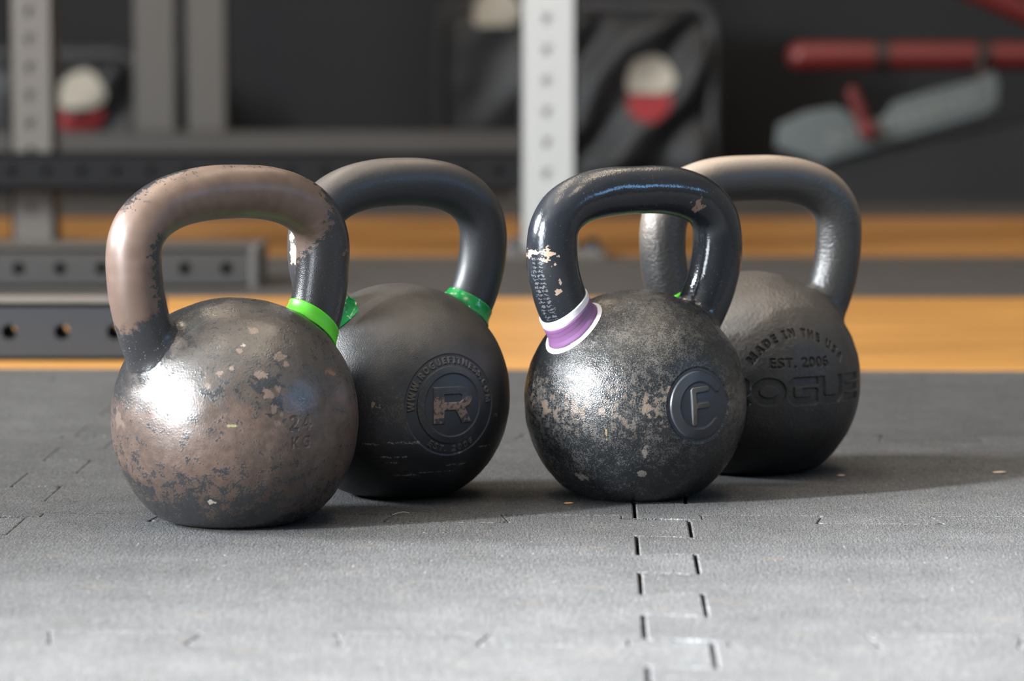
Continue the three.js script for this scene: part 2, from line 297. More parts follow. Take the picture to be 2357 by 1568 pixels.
function buildKettlebell(K) {
  const t = thing('kettlebell', K.label, 'kettlebell', [K.x, 0, -K.z], R(K.yaw), 'kettlebells on the rubber floor');
  const { pts, len } = handleLine(K.H, K.d), n = pts.length - 1;
  const hr = y => mix(K.H.r, K.H.rh, ss(K.d + K.H.yt - 0.01, K.d + K.H.ye - 0.02, y));
  const handleDist = (x, y, z) => { let m = 1e9; for (let i = 0; i <= n; i += 2) { const q = pts[i], e = Math.hypot(x - q[0], y - q[1], z) - hr(q[1]); if (e < m) m = e; } return m; };
  const lump = (x, y, z) => K.lump * (noise(x * 42, y * 42, z * 42 + K.seed) + 0.6 * noise(x * 95, y * 95, z * 95 + K.seed));
  const ballDist = (x, y, z) => { const e = y - K.d, r = Math.hypot(x, e, z); return r - ballRadius(K, Math.asin(clamp(e / r, -1, 1))); };
  const NL = 288, NV = 176, E = K.emblem;
  const surf = (lon, lat, extra = 0) => {
    const dx = Math.cos(lat) * Math.sin(lon), dy = Math.sin(lat), dz = Math.cos(lat) * Math.cos(lon);
    let r = ballRadius(K, lat); const r0 = r;
    if (lat > 0 && Math.abs(dx) > 0.3) for (let it = 0; it < 6; it++) {
      const h = handleDist(dx * r, K.d + dy * r, dz * r); if (h > CAST) break;
      const f = smin(r - r0, h, K.fillet); r -= clamp(f, -0.004, 0.004) * 0.8;
    }
    if (lat > 0 && r > r0) { const h = handleDist(dx * r, K.d + dy * r, dz * r); r -= clamp((r - r0) - h, 0, 0.0005); }
    r += lump(dx * r, dy * r, dz * r) * ss(-1, -0.8, lat) + extra;
    return [dx * r, K.d + dy * r, dz * r];
  };
  const lonAt = i => (i / NL - 0.5) * 2 * Math.PI, latAt = j => (j / NV - 0.5) * Math.PI;
  const cell = E && { i0: Math.round((R(E.lon) - E.relief.w / 2000 / K.R) / (2 * Math.PI) * NL + NL / 2), i1: Math.round((R(E.lon) + E.relief.w / 2000 / K.R) / (2 * Math.PI) * NL + NL / 2), j0: Math.round((R(E.lat) - E.relief.h / 2000 / K.R) / Math.PI * NV + NV / 2), j1: Math.round((R(E.lat) + E.relief.h / 2000 / K.R) / Math.PI * NV + NV / 2) };
  {
    const pos = [], uv = [], idx = [];
    for (let j = 0; j <= NV; j++) for (let i = 0; i <= NL; i++) { pos.push(...surf(lonAt(i), latAt(j))); uv.push(i / NL, j / NV); }
    for (let j = 0; j < NV; j++) for (let i = 0; i < NL; i++) {
      if (cell && i >= cell.i0 && i < cell.i1 && j >= cell.j0 && j < cell.j1) continue;
      const a = j * (NL + 1) + i, b = a + 1, c = a + NL + 1, e = c + 1;
      if (j > 0) idx.push(a, b, e); if (j < NV - 1) idx.push(a, e, c);
    }
    const g = new THREE.BufferGeometry(); g.setAttribute('position', new THREE.Float32BufferAttribute(pos, 3)); g.setAttribute('uv', new THREE.Float32BufferAttribute(uv, 2)); g.setIndex(idx); g.computeVertexNormals();
    const nn = g.attributes.normal; for (let j = 0; j <= NV; j++) { const a = j * (NL + 1), b = a + NL, v = [0, 1, 2].map(k => nn.array[a * 3 + k] + nn.array[b * 3 + k]), l = Math.hypot(...v) || 1; for (let k = 0; k < 3; k++) nn.array[a * 3 + k] = nn.array[b * 3 + k] = v[k] / l; }
    K.ballMesh = mesh('bell', g, K.ballMat, t);
  }
  if (E) {
    const lo0 = lonAt(cell.i0), lo1 = lonAt(cell.i1), la0 = latAt(cell.j0), la1 = latAt(cell.j1), step = E.step / 1000 / K.R;
    const nx = Math.ceil((lo1 - lo0) / step), ny = Math.ceil((la1 - la0) / step), pos = [], uv = [], uv1 = [], lab = [], ring = [];
    const put = (i, j) => {
      const lon = mix(lo0, lo1, i / nx), lat = mix(la0, la1, j / ny), a = (lon - R(E.lon)) * K.R * 1000, b = (lat - R(E.lat)) * K.R * 1000;
      const edge = Math.min(ss(0, 3, i), ss(0, 3, nx - i), ss(0, 3, j), ss(0, 3, ny - j));
      pos.push(...surf(lon, lat, E.relief.at(a, b) * (E.gain || 1) * edge / 1000)); uv.push(lon / (2 * Math.PI) + 0.5, lat / Math.PI + 0.5); uv1.push(a / 100 + 0.5, b / 100 + 0.5); lab.push(E.relief.piece(a, b));
    };
    for (let j = 0; j <= ny; j++) for (let i = 0; i <= nx; i++) put(i, j);
    const sets = new Map(), all = [];
    for (let j = 0; j < ny; j++) for (let i = 0; i < nx; i++) {
      const a = j * (nx + 1) + i, b = a + 1, c = a + nx + 1, e = c + 1, k = lab[a];
      if (!sets.has(k)) sets.set(k, []); sets.get(k).push(a, b, e, a, e, c); all.push(a, b, e, a, e, c);
    }
    const g = new THREE.BufferGeometry(); g.setAttribute('position', new THREE.Float32BufferAttribute(pos, 3)); g.setIndex(all); g.computeVertexNormals(); const N = g.attributes.normal.array;
    const sub = list => {
      const map = new Map(), p = [], q = [], u = [], w = [], id = [];
      for (const v of list) { if (!map.has(v)) { map.set(v, map.size); for (let k = 0; k < 3; k++) { p.push(pos[v * 3 + k]); q.push(N[v * 3 + k]); } u.push(uv[v * 2], uv[v * 2 + 1]); w.push(uv1[v * 2], uv1[v * 2 + 1]); } id.push(map.get(v)); }
      const s = new THREE.BufferGeometry(); s.setAttribute('position', new THREE.Float32BufferAttribute(p, 3)); s.setAttribute('normal', new THREE.Float32BufferAttribute(q, 3)); s.setAttribute('uv', new THREE.Float32BufferAttribute(u, 2)); s.setAttribute('uv1', new THREE.Float32BufferAttribute(w, 2)); s.setIndex(id); return s;
    };
    const body = mesh(E.name, sub(sets.get(0)), K.ballMat, t); if (E.label) body.userData.label = E.label;
    for (const [k, list] of [...sets].sort((a, b) => a[0] - b[0])) if (k > 0) { const p = E.relief.pieces[k - 1]; const s = mesh(p.name, sub(list), p.mat || K.ballMat, body); if (p.label) s.userData.label = p.label; }
  }
  // handle: a bar swept along the line, flared where it meets the ball
  const NT = 72, frame = i => { const a = pts[Math.max(i - 1, 0)], b = pts[Math.min(i + 1, n)], x = b[0] - a[0], y = b[1] - a[1], l = Math.hypot(x, y); return [-y / l, x / l]; };
  const barPoint = (i, th, extra = 0) => {
    const q = pts[i], [nx, ny] = frame(i), c = Math.cos(th), s = Math.sin(th), dx = nx * c, dy = ny * c, dz = s, r0 = hr(q[1]); let r = r0;
    const wob = K.lump * 0.8 * noise(q[0] * 40 + dx, q[1] * 40 + dy + K.seed, dz);
    for (let it = 0; it < 8; it++) { const b = ballDist(q[0] + dx * r, q[1] + dy * r, dz * r); if (b > K.fillet * 1.5) break; const f = smin(b, r - r0, K.fillet); r -= clamp(f, -0.003, 0.003) * 0.8; if (r > r0 + 1.5 * K.fillet) { r = r0 + 1.5 * K.fillet; break; } }
    const b = ballDist(q[0] + dx * r, q[1] + dy * r, dz * r);
    r -= clamp((r - r0) - b, 0, 0.0005); r += wob + extra;
    return [q[0] + dx * r, q[1] + dy * r, dz * r];
  };
  K.barPoint = barPoint; K.nBar = n; K.group = t;
  {
    const pos = [], uv = [], idx = [];
    for (let i = 0; i <= n; i++) for (let k = 0; k <= NT; k++) { pos.push(...barPoint(i, k / NT * 2 * Math.PI)); uv.push(i / n, k / NT); }
    for (let i = 0; i < n; i++) for (let k = 0; k < NT; k++) { const a = i * (NT + 1) + k, b = a + 1, c = a + NT + 1, e = c + 1; idx.push(a, b, e, a, e, c); }
    const g = new THREE.BufferGeometry(); g.setAttribute('position', new THREE.Float32BufferAttribute(pos, 3)); g.setAttribute('uv', new THREE.Float32BufferAttribute(uv, 2)); g.setIndex(idx); g.computeVertexNormals();
    const nn = g.attributes.normal; for (let i = 0; i <= n; i++) { const a = i * (NT + 1), b = a + NT, v = [0, 1, 2].map(k => nn.array[a * 3 + k] + nn.array[b * 3 + k]), l = Math.hypot(...v) || 1; for (let k = 0; k < 3; k++) nn.array[a * 3 + k] = nn.array[b * 3 + k] = v[k] / l; }
    K.handleMesh = mesh('handle', g, K.handleMat, t);
  }
  for (const B of K.bands || []) {                             // tape rings round a horn
    const rings = B.rings || [[0, 1, 0]];
    const make = (f0, f1, th) => {
      const pos = [], uv = [], idx = [], a0 = mix(B.from, B.to, f0) * n, a1 = mix(B.from, B.to, f1) * n, rows = 10, bp = (s, ang, ex) => { const i = Math.floor(clamp(s, 0, n - 1)), f = s - i, p = barPoint(i, ang, ex), q = barPoint(i + 1, ang, ex); return p.map((v, k) => mix(v, q[k], f)); };
      const prof = [[0, -0.0006], [0, th * 0.7], [0.08, th], ...[...Array(rows - 1)].map((_, k) => [0.08 + 0.84 * (k + 1) / rows, th]), [0.92, th], [1, th * 0.7], [1, -0.0006]];
      for (const [f, ex] of prof) for (let k = 0; k <= NT; k++) { const ang = k / NT * 2 * Math.PI; pos.push(...bp(mix(a0, a1, f) + (B.tilt || 0) * Math.cos(ang), ang, ex)); uv.push(f * 0.2, k / NT); }
      for (let i = 0; i < prof.length - 1; i++) for (let k = 0; k < NT; k++) { const a = i * (NT + 1) + k, b = a + 1, c = a + NT + 1, e = c + 1; idx.push(a, b, e, a, e, c); }
      const g = new THREE.BufferGeometry(); g.setAttribute('position', new THREE.Float32BufferAttribute(pos, 3)); g.setAttribute('uv', new THREE.Float32BufferAttribute(uv, 2)); g.setIndex(idx); g.computeVertexNormals(); return g;
    };
    const main = mesh('colour_band', make(...(B.main || [0, 1]), B.th || 0.0009), B.mat, t); main.userData.label = B.label;
    for (const [f0, f1, th, mat, label] of B.extra || []) mesh('edge_stripe', make(f0, f1, th), mat, main).userData.label = label;
  }
  return t;
}
//@@KB
// ---- surfaces of the four castings; everything below is placed on the metal itself by longitude / latitude or by place along the bar
const BALL = [2048, 1024], BAR = [2048, 512];
const set = (o, c, k = 1) => { o[0] = c[0] * k; o[1] = c[1] * k; o[2] = c[2] * k; };
const toward = (o, c, t) => { o[0] = mix(o[0], c[0], t); o[1] = mix(o[1], c[1], t); o[2] = mix(o[2], c[2], t); };
function ballPair(rad, sd, fill) {                             // fill(o, lon, lat, X, Y, Z in mm, spot)
  let lon, lat, nA, nB;
  const spot = (lo, la, mm, rag = 0.5, sx = 1, sy = 1) => {     // an irregular patch round a place; > 0 inside
    const b = (lat - la) * rad * 0.01745, a = (lon - lo) * rad * 0.01745 * Math.cos(lat * 0.01745);
    if (Math.abs(a) > 3 * mm * sx || Math.abs(b) > 3 * mm * sy) return -1;
    return 1 - Math.hypot(a / sx, b / sy) / mm + rag * (nA + 0.6 * nB);
  };
  return pair(...BALL, (u, v, o) => {
    lon = (u - 0.5) * 360; lat = (v - 0.5) * 180;
    const a = lon * 0.0174533, b = lat * 0.0174533, X = rad * Math.cos(b) * Math.sin(a) + sd * 311, Y = rad * Math.sin(b) + 77, Z = rad * Math.cos(b) * Math.cos(a) + 500;
    nA = noise(X * 0.22, Y * 0.22, Z * 0.22) * 1.6; nB = noise(X * 0.7, Y * 0.7, Z * 0.7) * 1.6;
    fill(o, lon, lat, X, Y, Z, spot, nA, nB);
  });
}
function barPair(len, r, sd, fill) {                           // fill(o, s, th, X, Y, Z in mm, spot)
  let s, th, nA, nB;
  const spot = (s0, t0, mm, rag = 0.5, ss_ = 1, st = 1) => {
    const a = (s - s0) * len; let b = th - t0; if (b > 180) b -= 360; if (b < -180) b += 360; b *= r * 0.01745;
    if (Math.abs(a) > 3 * mm * ss_ || Math.abs(b) > 3 * mm * st) return -1;
    return 1 - Math.hypot(a / ss_, b / st) / mm + rag * (nA + 0.6 * nB);
  };
  return pair(...BAR, (u, v, o) => {
    s = u; th = v * 360; const a = v * 2 * Math.PI, X = u * len + sd * 97, Y = r * Math.cos(a) + 211, Z = r * Math.sin(a) + 301;
    nA = noise(X * 0.22, Y * 0.22, Z * 0.22) * 1.6; nB = noise(X * 0.7, Y * 0.7, Z * 0.7) * 1.6;
    fill(o, s, th, X, Y, Z, spot, nA, nB);
  });
}
const dTh = (a, b) => { let d = Math.abs(a - b) % 360; return d > 180 ? 360 - d : d; };
const TAN = [0.33, 0.235, 0.175], BROWN = [0.066, 0.044, 0.034], BROWN2 = [0.108, 0.07, 0.054], INK = [0.014, 0.0145, 0.016], INK2 = [0.024, 0.0245, 0.026];

// 1: brown bare iron with the black paint worn to patches
const ball1 = ballPair(91.5, 1, (o, lon, lat, X, Y, Z, spot, nA, nB) => {
  const big = noise(X * 0.035, Y * 0.035, Z * 0.035) * 1.5, n3 = noise(X * 1.5, Y * 1.5, Z * 1.5) * 1.5, n4 = noise(X * 3.1, Y * 3.1, Z * 3.1) * 1.5, n2 = noise(X * 0.11, Y * 0.11, Z * 0.11) * 1.5;
  const band = 1 - ss(10, 24, Math.abs(lat + 6));
  set(o, BROWN, 1 + 0.16 * nA + 0.12 * nB + 0.12 * n3); toward(o, BROWN2, clamp(0.5 * big + 0.35 * nA + 0.35 * band));
  let rough = 0.34 + 0.05 * n3, metal = 0.08, h = 0.5 + 0.1 * nB + 0.12 * n3;
  // dusty dark upper part
  const up = ss(2, 20, lat + 11 * n2 + 0.1 * (Math.abs(lon + 30) - 60));
  const dustOrLight = [0.03, 0.028, 0.026];
  toward(o, dustOrLight, up * clamp(0.8 + 0.45 * nB + 0.3 * nA)); rough += up * 0.04;
  const grit = clamp(0.6 * n3 + 0.5 * n4 + 0.3 * nB - 0.25) * up; toward(o, [0.13, 0.105, 0.085], grit * 0.8);
  // paint left below: blotches that grow together towards the base
  const low = ss(-2, -52, lat), p = 0.5 * nA + 0.5 * n2 + 0.5 * nB + 0.42 * n3 + 0.2 * big;
  let paint = ss(0, 0.1, p - 0.5 + 1.15 * low - 0.55 * ss(-28, -10, -lat) * 0 - 0.25 * ss(-30, 30, lon));
  // and above the middle
  paint = Math.max(paint, ss(0, 0.1, p - 1.0 + 0.75 * up));
  paint = Math.max(paint, ss(0, 0.15, spot(-18, 21, 11, 0.5, 1, 1.1)), ss(0, 0.15, spot(-14, 11, 9, 0.6, 0.7, 1)));
  const left = ss(-88, -98, lon) * ss(5, 14, lat + 5 * nB); paint = Math.max(paint, left * 0.9 * ss(-0.5, 0.1, nB + 0.6));
  const roots = ss(38, 46, lat + 7 * nA) * ss(0.75, 0.9, Math.abs(Math.sin(lon * 0.01745))); paint = Math.max(paint, roots * ss(-0.4, 0, nB + 0.4), ss(-0.1, 0.25, spot(-90, 41, 27, 0.35, 1, 1.15)), ss(-0.1, 0.25, spot(90, 41, 27, 0.35, 1, 1.1)));
  if (paint > 0) { toward(o, Math.abs(nB) > 0.25 ? INK2 : INK, paint); rough = mix(rough, 0.27, paint); metal *= 1 - paint; h += 0.16 * paint; }
  // bare flakes knocked out of the paint
  for (const [lo, la, mm] of [[-41, 26.6, 2.6], [-20, 26, 4.2], [-17, 17, 4.5], [-13, 18.5, 2.5], [-35, 29, 1.4], [-46, 21, 2], [-15, 10, 3.5], [-12, 7, 2], [-20, 50, 3.4], [-8, 34, 4], [-5, 30, 3], [-30, 38, 2.2], [-101, 2, 8], [-14, 3, 2]]) {
    const q = ss(0, 0.12, spot(lo, la, mm, 0.55)); if (q > 0) { toward(o, lat > 24 ? [0.13, 0.094, 0.072] : [0.105, 0.07, 0.055], q); rough = mix(rough, 0.4, q); h -= 0.14 * q; }
  }
  const cream = ss(0, 0.2, Math.max(spot(-46, -35, 1.8, 1.1), spot(-28, 42, 1.8, 1.1))); toward(o, [0.3, 0.26, 0.21], cream * 0.8);
  const g = ss(0, 0.3, spot(-34, 2.5, 2.4, 0.5, 1.8, 0.5)); toward(o, [0.22, 0.21, 0.1], g);
  const orange = ss(0, 0.5, spot(23, 23.5, 3.6, 0.9, 1.5, 0.8)); toward(o, [0.22, 0.11, 0.045], orange * 0.8);
  const ink = ss(0, 0.2, spot(-84, -5, 2, 0.7)); toward(o, [0.02, 0.025, 0.04], ink);
  if (n4 > 0.62 && nB > 0.1) { h -= 0.3; toward(o, [0.01, 0.01, 0.01], 0.6); }
  o[3] = rough; o[4] = metal; o[5] = h;
});
const bar1 = barPair(470, 20, 1, (o, s, th, X, Y, Z, spot, nA, nB) => {
  const n3 = noise(X * 1.5, Y * 1.5, Z * 1.5) * 1.5, n2 = noise(X * 0.09, Y * 0.09, Z * 0.09) * 1.5;
  set(o, BROWN, 2.2 + 0.1 * nA + 0.08 * n3); toward(o, BROWN2, clamp(0.3 + 0.5 * n2 + 0.8 * ss(0.26, 0.12, s)));
  let rough = 0.4, metal = 0.1, h = 0.5 + 0.05 * n3;
  let paint = 0;
  paint = Math.max(paint, ss(0, 0.02, 0.098 + 0.012 * nA + 0.008 * nB + 0.0003 * (th - 45) * (th < 180 ? 1 : 0) - s));     // left root
  paint = Math.max(paint, ss(0, 5, 52 - dTh(th, 150) + 10 * nA + 9 * nB) * ss(0.3, 0.26, s));                           // inner side of the left horn
  paint = Math.max(paint, ss(0, 4, 24 - dTh(th, 350) + 12 * nA + 14 * nB) * ss(0.27, 0.29, s + 0.01 * nB) * ss(0.42, 0.40, s + 0.01 * nB));
  paint = Math.max(paint, ss(0, 0.12, 0.9 * nA + 0.8 * nB + 0.5 * n2 - 0.55 - 0.4 * ss(20, 60, dTh(th, 330))) * ss(75, 40, dTh(th, 345)) * ss(0.22, 0.3, s) * ss(0.75, 0.68, s));
  paint = Math.max(paint, ss(0, 0.02, s - 0.742 - 0.02 * nA - 0.012 * nB - 0.0009 * (th - 120)) * (th < 300 ? 1 : 0), ss(0, 4, 40 - dTh(th, 20) + 12 * nA + 8 * nB) * ss(0.7, 0.73, s));
  if (paint > 0) { toward(o, INK2, paint); rough = mix(rough, 0.27, paint); metal *= 1 - paint; h += 0.2 * paint + 0.1 * n3 * paint; }
  const bare = ss(0, 0.15, spot(0.80, 70, 3, 0.9)); toward(o, BROWN2, bare);
  if (s > 0.7) { const q = ss(0.75, 0.9, nB + 0.6 * n3); toward(o, BROWN, q * 0.8); }
  const paleFlecks = ss(0.9, 1.1, n3 + nB * 0.4) * ss(0.1, 0.05, s); toward(o, [0.3, 0.3, 0.3], paleFlecks);  // scattered pale grey flecks near the left root
  o[3] = rough; o[4] = metal; o[5] = h;
});
// 2: even matte black coat
const COAT = [0.021, 0.0225, 0.026];
const ball2 = ballPair(86.6, 2, (o, lon, lat, X, Y, Z, spot, nA, nB) => {
  const n3 = noise(X * 1.3, Y * 1.3, Z * 1.3) * 1.5, n4 = noise(X * 2.6, Y * 2.6, Z * 2.6) * 1.5, big = noise(X * 0.05, Y * 0.05, Z * 0.05) * 1.5;
  set(o, COAT, (1 + 0.15 * n3 + 0.1 * big) * (1 - 0.5 * ss(-5, -40, lat)));  // coat darkens downwards: shade under the bell painted into the colour
  const dustOrLight = clamp(0.75 * ss(-5, 60, lat) + 0.2 * big + 0.12 * nA) * 0.75; toward(o, [0.075, 0.063, 0.053], dustOrLight);  // some dust, chiefly warm overhead light painted into the upper half
  let rough = 0.46 + 0.05 * n3 + 0.04 * big, h = 0.5 + 0.16 * n3 + 0.14 * n4;
  const rub = ss(0, 1, spot(-28, -3, 22, 0.9, 1.4, 0.55)) * clamp(0.3 + nB); toward(o, [0.1, 0.078, 0.058], rub * 0.5);
  const tan = ss(0, 0.2, Math.max(spot(-41, -1, 2.6, 0.8), spot(-43, 1.2, 1.6, 0.8))); toward(o, [0.24, 0.17, 0.1], tan * 0.8);
  for (const [lo, la, L, w] of [[-36, -27, 16, 0.7], [-24, -38.5, 14, 0.6], [-24, -19, 20, 0.8], [-45, -20, 8, 0.7], [-8, -37, 22, 0.5], [-34, -30.5, 5, 0.6], [6, -33, 9, 0.7], [30, -8, 4, 1.2], [26, -24, 12, 0.6], [2, -26, 9, 0.7]]) {
    const q = ss(0, 0.5, spot(lo, la, L, 0.35, 1, w / L * 1.6)); if (q > 0) { toward(o, [0.2, 0.18, 0.155], q * clamp(0.45 + nB)); h -= 0.1 * q; }
  }
  o[3] = rough; o[4] = 0; o[5] = h;
});
const bar2 = barPair(450, 18.7, 2, (o, s, th, X, Y, Z, spot, nA, nB) => {
  const n3 = noise(X * 1.3, Y * 1.3, Z * 1.3) * 1.5, n4 = noise(X * 2.6, Y * 2.6, Z * 2.6) * 1.5, big = noise(X * 0.05, Y * 0.05, Z * 0.05) * 1.5;
  set(o, COAT, 1 + 0.12 * n3); toward(o, [0.12, 0.098, 0.08], 0.55 * ss(75, 15, dTh(th, 0)) * ss(0.12, 0.35, s) * ss(0.88, 0.65, s));  // top of the bar paled, warm lamp light painted in
  const chip = ss(0, 0.12, Math.max(spot(0.212, 14, 6.5, 0.55, 1.3, 0.8), spot(0.235, 8, 4, 0.5))); let h = 0.5 + 0.13 * n3 + 0.1 * n4;
  if (chip > 0) { toward(o, [0.5, 0.36, 0.25], chip); h -= 0.2 * chip; }
  const fl = ss(0.85, 1.0, nB * 0.7 + n4 * 0.7); toward(o, [0.1, 0.11, 0.12], fl * 0.6);
  o[3] = 0.42 + 0.05 * n3 + 0.05 * big; o[4] = 0; o[5] = h;
});
// 3: orange-peel black paint rubbed to bare grey metal, gloss black bar
const ball3 = ballPair(86.6, 3, (o, lon, lat, X, Y, Z, spot, nA, nB) => {
  const n3 = noise(X * 1.5, Y * 1.5, Z * 1.5) * 1.5, n4 = noise(X * 2.9, Y * 2.9, Z * 2.9) * 1.5, big = noise(X * 0.05, Y * 0.05, Z * 0.05) * 1.5, st = noise(X * 0.5, Y * 0.06, Z * 0.5) * 1.5;
  set(o, [0.007, 0.008, 0.0095]);
  let rough = 0.27, metal = 0.05, h = 0.5 + 0.24 * n3 + 0.16 * n4;
  const peel = n3 * 0.6 + n4 * 0.55 + nB * 0.35 + nA * 0.3;
  const top = ss(8, 38, lat), midd = Math.exp(-(((lat - 3) / 11) ** 2)), low = ss(-10, -60, lat);
  const worn = ss(-0.02, 0.25, peel + 0.1 * top + 0.38 * midd - 0.34 * low + 0.3 * big - 0.22 - 0.5 * ss(-70, -95, lon) * ss(0, 20, lat));
  toward(o, [0.088, 0.086, 0.084], worn * 0.85); toward(o, [0.085, 0.074, 0.06], worn * top * 0.5); rough += 0.06 * worn; metal = 0.35 * worn;
  const rust = midd * ss(0.15, 0.5, nA * 0.8 + nB * 0.4 + st * 0.5); toward(o, [0.135, 0.104, 0.082], rust * 0.75);
  for (const [lo, la, mm, sx, sy, c] of [[-88, 1, 6.5, 1.2, 0.8, 0], [-29, 3, 5, 0.8, 1.4, 0], [-52, 0.5, 4, 1, 1, 0], [-30, -20, 4, 0.6, 1.5, 1], [-31, -33, 3.5, 1, 1, 1], [-72, -37, 5.5, 1, 0.75, 1], [-17, 8, 5, 0.5, 2, 0], [-64, 0, 4, 1.2, 0.8, 0]]) {
    const q = ss(0, 0.5, spot(lo, la, mm, 0.5, sx, sy)); if (q > 0) toward(o, c ? [0.12, 0.11, 0.1] : [0.15, 0.115, 0.09], q * 0.8);
  }
  const str = ss(0, 0.4, spot(-50, -10, 7, 0.4, 0.09, 1.1)); toward(o, [0.3, 0.22, 0.1], str * clamp(nB + n4 + 0.3));
  const cream = ss(0, 0.6, spot(-76, 66, 7, 0.3, 1.4, 0.8)); toward(o, [0.3, 0.26, 0.2], cream * 0.5);
  o[3] = rough; o[4] = metal; o[5] = h;
});
const bar3 = barPair(450, 19, 3, (o, s, th, X, Y, Z, spot, nA, nB) => {
  const n3 = noise(X * 1.1, Y * 1.1, Z * 1.1) * 1.5, n4 = noise(X * 2.6, Y * 2.6, Z * 2.6) * 1.5;
  set(o, [0.012, 0.0145, 0.019]);
  let rough = 0.14 + 0.06 * ss(0.42, 0.34, s) + 0.03 * nA, h = 0.5 + 0.1 * nA + 0.1 * nB;
  if (dTh(th, 0) < 70) { const q = ss(58, 22, dTh(th, 0)) * ss(0.25, 0.35, s) * ss(0.75, 0.65, s); h += 0.3 * n3 * q; rough += 0.07 * q; toward(o, [0.05, 0.045, 0.04], q * 0.25); }
  const chip = ss(0, 0.1, Math.max(spot(0.219, 44, 6.5, 0.6, 0.75, 1), spot(0.222, 5, 6, 0.7, 0.5, 1.7), spot(0.632, 113, 6, 0.9), spot(0.15, 60, 2.6, 0.6), spot(0.166, 68, 1.8, 0.6, 1.6, 0.6), spot(0.2, 60, 2, 0.9)));
  if (chip > 0) { toward(o, s > 0.5 ? [0.2, 0.13, 0.1] : TAN, chip); rough = mix(rough, 0.42, chip); h -= 0.22 * chip; }
  // ticks left by a bar rubbing across the horn
  if (s < 0.215 && s > 0.1) for (const c of [12, 31]) { const off = c - 40 * (s - 0.15), q = ss(9, 5, dTh(th, off + 5 * nA)) * ss(0.1, 0.6, Math.sin(s * 900 + nB * 2.2) + 0.25 * n4); if (q > 0) { toward(o, [0.13, 0.13, 0.137], q * 0.7); h -= 0.2 * q; rough = mix(rough, 0.3, q); } }
  const nick = ss(0.92, 1.05, nB * 0.7 + n3 * 0.6) ; toward(o, [0.15, 0.14, 0.14], nick * 0.7);
  if (s > 0.9) h += 0.2 * n3;
  o[3] = rough; o[4] = 0; o[5] = h;
});
// 4: coarse casting under satin black
const COARSE = [0.03, 0.029, 0.0285];
const ball4 = ballPair(90.5, 4, (o, lon, lat, X, Y, Z, spot, nA, nB) => {
  const n3 = noise(X * 1.1, Y * 1.1, Z * 1.1) * 1.5, dim = noise(X * 0.34, Y * 0.34, Z * 0.34) * 1.5, big = noise(X * 0.05, Y * 0.05, Z * 0.05) * 1.5;
  set(o, COARSE, 1 + 0.15 * n3 + 0.15 * dim); toward(o, [0.115, 0.098, 0.083], clamp(0.65 * ss(5, 60, lat) + 0.12 * big));  // warm light from above painted into the upper half
  toward(o, [0.008, 0.008, 0.0085], 0.85 * ss(-12, -34, lat));  // underside shade painted in as near black
  const sc = ss(0.8, 1.0, nB + 0.4 * n3) * ss(-5, -20, lat); toward(o, [0.1, 0.1, 0.1], sc * 0.4);
  o[3] = 0.46 + 0.05 * n3; o[4] = 0; o[5] = 0.5 + 0.14 * n3 + 0.25 * dim * (0.5 + 0.5 * ss(-5, 25, lat)) + 0.12 * nB;
});
const bar4 = barPair(460, 19, 4, (o, s, th, X, Y, Z, spot, nA, nB) => {
  const n3 = noise(X * 1.1, Y * 1.1, Z * 1.1) * 1.5, dim = noise(X * 0.3, Y * 0.3, Z * 0.3) * 1.5;
  set(o, COARSE, 1 + 0.15 * n3); toward(o, [0.32, 0.25, 0.195], 0.9 * ss(80, 20, dTh(th, 0)) * ss(0.15, 0.35, s) * ss(0.85, 0.65, s));  // warm overhead glow painted along the top of the bar
  o[3] = 0.38 + 0.05 * n3; o[4] = 0; o[5] = 0.5 + 0.1 * n3 + 0.28 * dim * (1 - 0.6 * ss(0.3, 0.4, s) * ss(0.7, 0.6, s)) + 0.12 * nB;
});
const IOR = { ior: 1.75 };
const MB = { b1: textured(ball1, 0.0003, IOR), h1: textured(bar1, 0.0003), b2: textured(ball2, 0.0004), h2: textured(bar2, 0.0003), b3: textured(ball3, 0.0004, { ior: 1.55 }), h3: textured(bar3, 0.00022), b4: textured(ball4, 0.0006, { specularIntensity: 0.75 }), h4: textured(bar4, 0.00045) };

// ---- cast reliefs, in millimetres
const P2 = (g, pts) => { g.beginPath(); pts.forEach(([x, y], i) => i ? g.lineTo(x, -y) : g.moveTo(x, -y)); g.closePath(); g.fill(); };
const disc = (g, r) => { g.beginPath(); g.arc(0, 0, r, 0, 7); g.fill(); };
const wornLetter = textured(pair(256, 256, (u, v, o) => {
  const X = u * 100, Y = v * 100, a = noise(X * 0.35, Y * 0.35, 3) * 1.5, b = noise(X * 1.3, Y * 1.3, 9) * 1.5, edge = ss(52, 60, Y + 3 * a) ;
  const bare = ss(-0.15, 0.15, 0.25 + 0.7 * a + 0.5 * b - 0.9 * edge - 0.5 * ss(44, 38, Y));
  set(o, [0.024, 0.026, 0.032]); toward(o, [0.22, 0.145, 0.115], bare * 0.9); o[3] = 0.42; o[4] = 0.15 * bare; o[5] = 0.5 + 0.2 * b;
}), 0.0004);
wornLetter.map.channel = 1; for (const k of ['bumpMap', 'roughnessMap', 'metalnessMap']) { wornLetter[k] = wornLetter.bumpMap; wornLetter.bumpMap.channel = 1; }
const field2 = std({ color: new THREE.Color(0.021, 0.024, 0.03), roughness: 0.5 });
const rubbed = std({ color: new THREE.Color(0.05, 0.041, 0.035), roughness: 0.48 });
const glyphs = (t, how) => [...t].filter(c => c !== ' ').map(c => c === '.' ? { name: 'full_stop' } : { name: 'letter', mat: /raised/.test(how) ? rubbed : undefined, label: `${how} letter ${c}`.replace(/letter (\d)/, 'digit $1') });
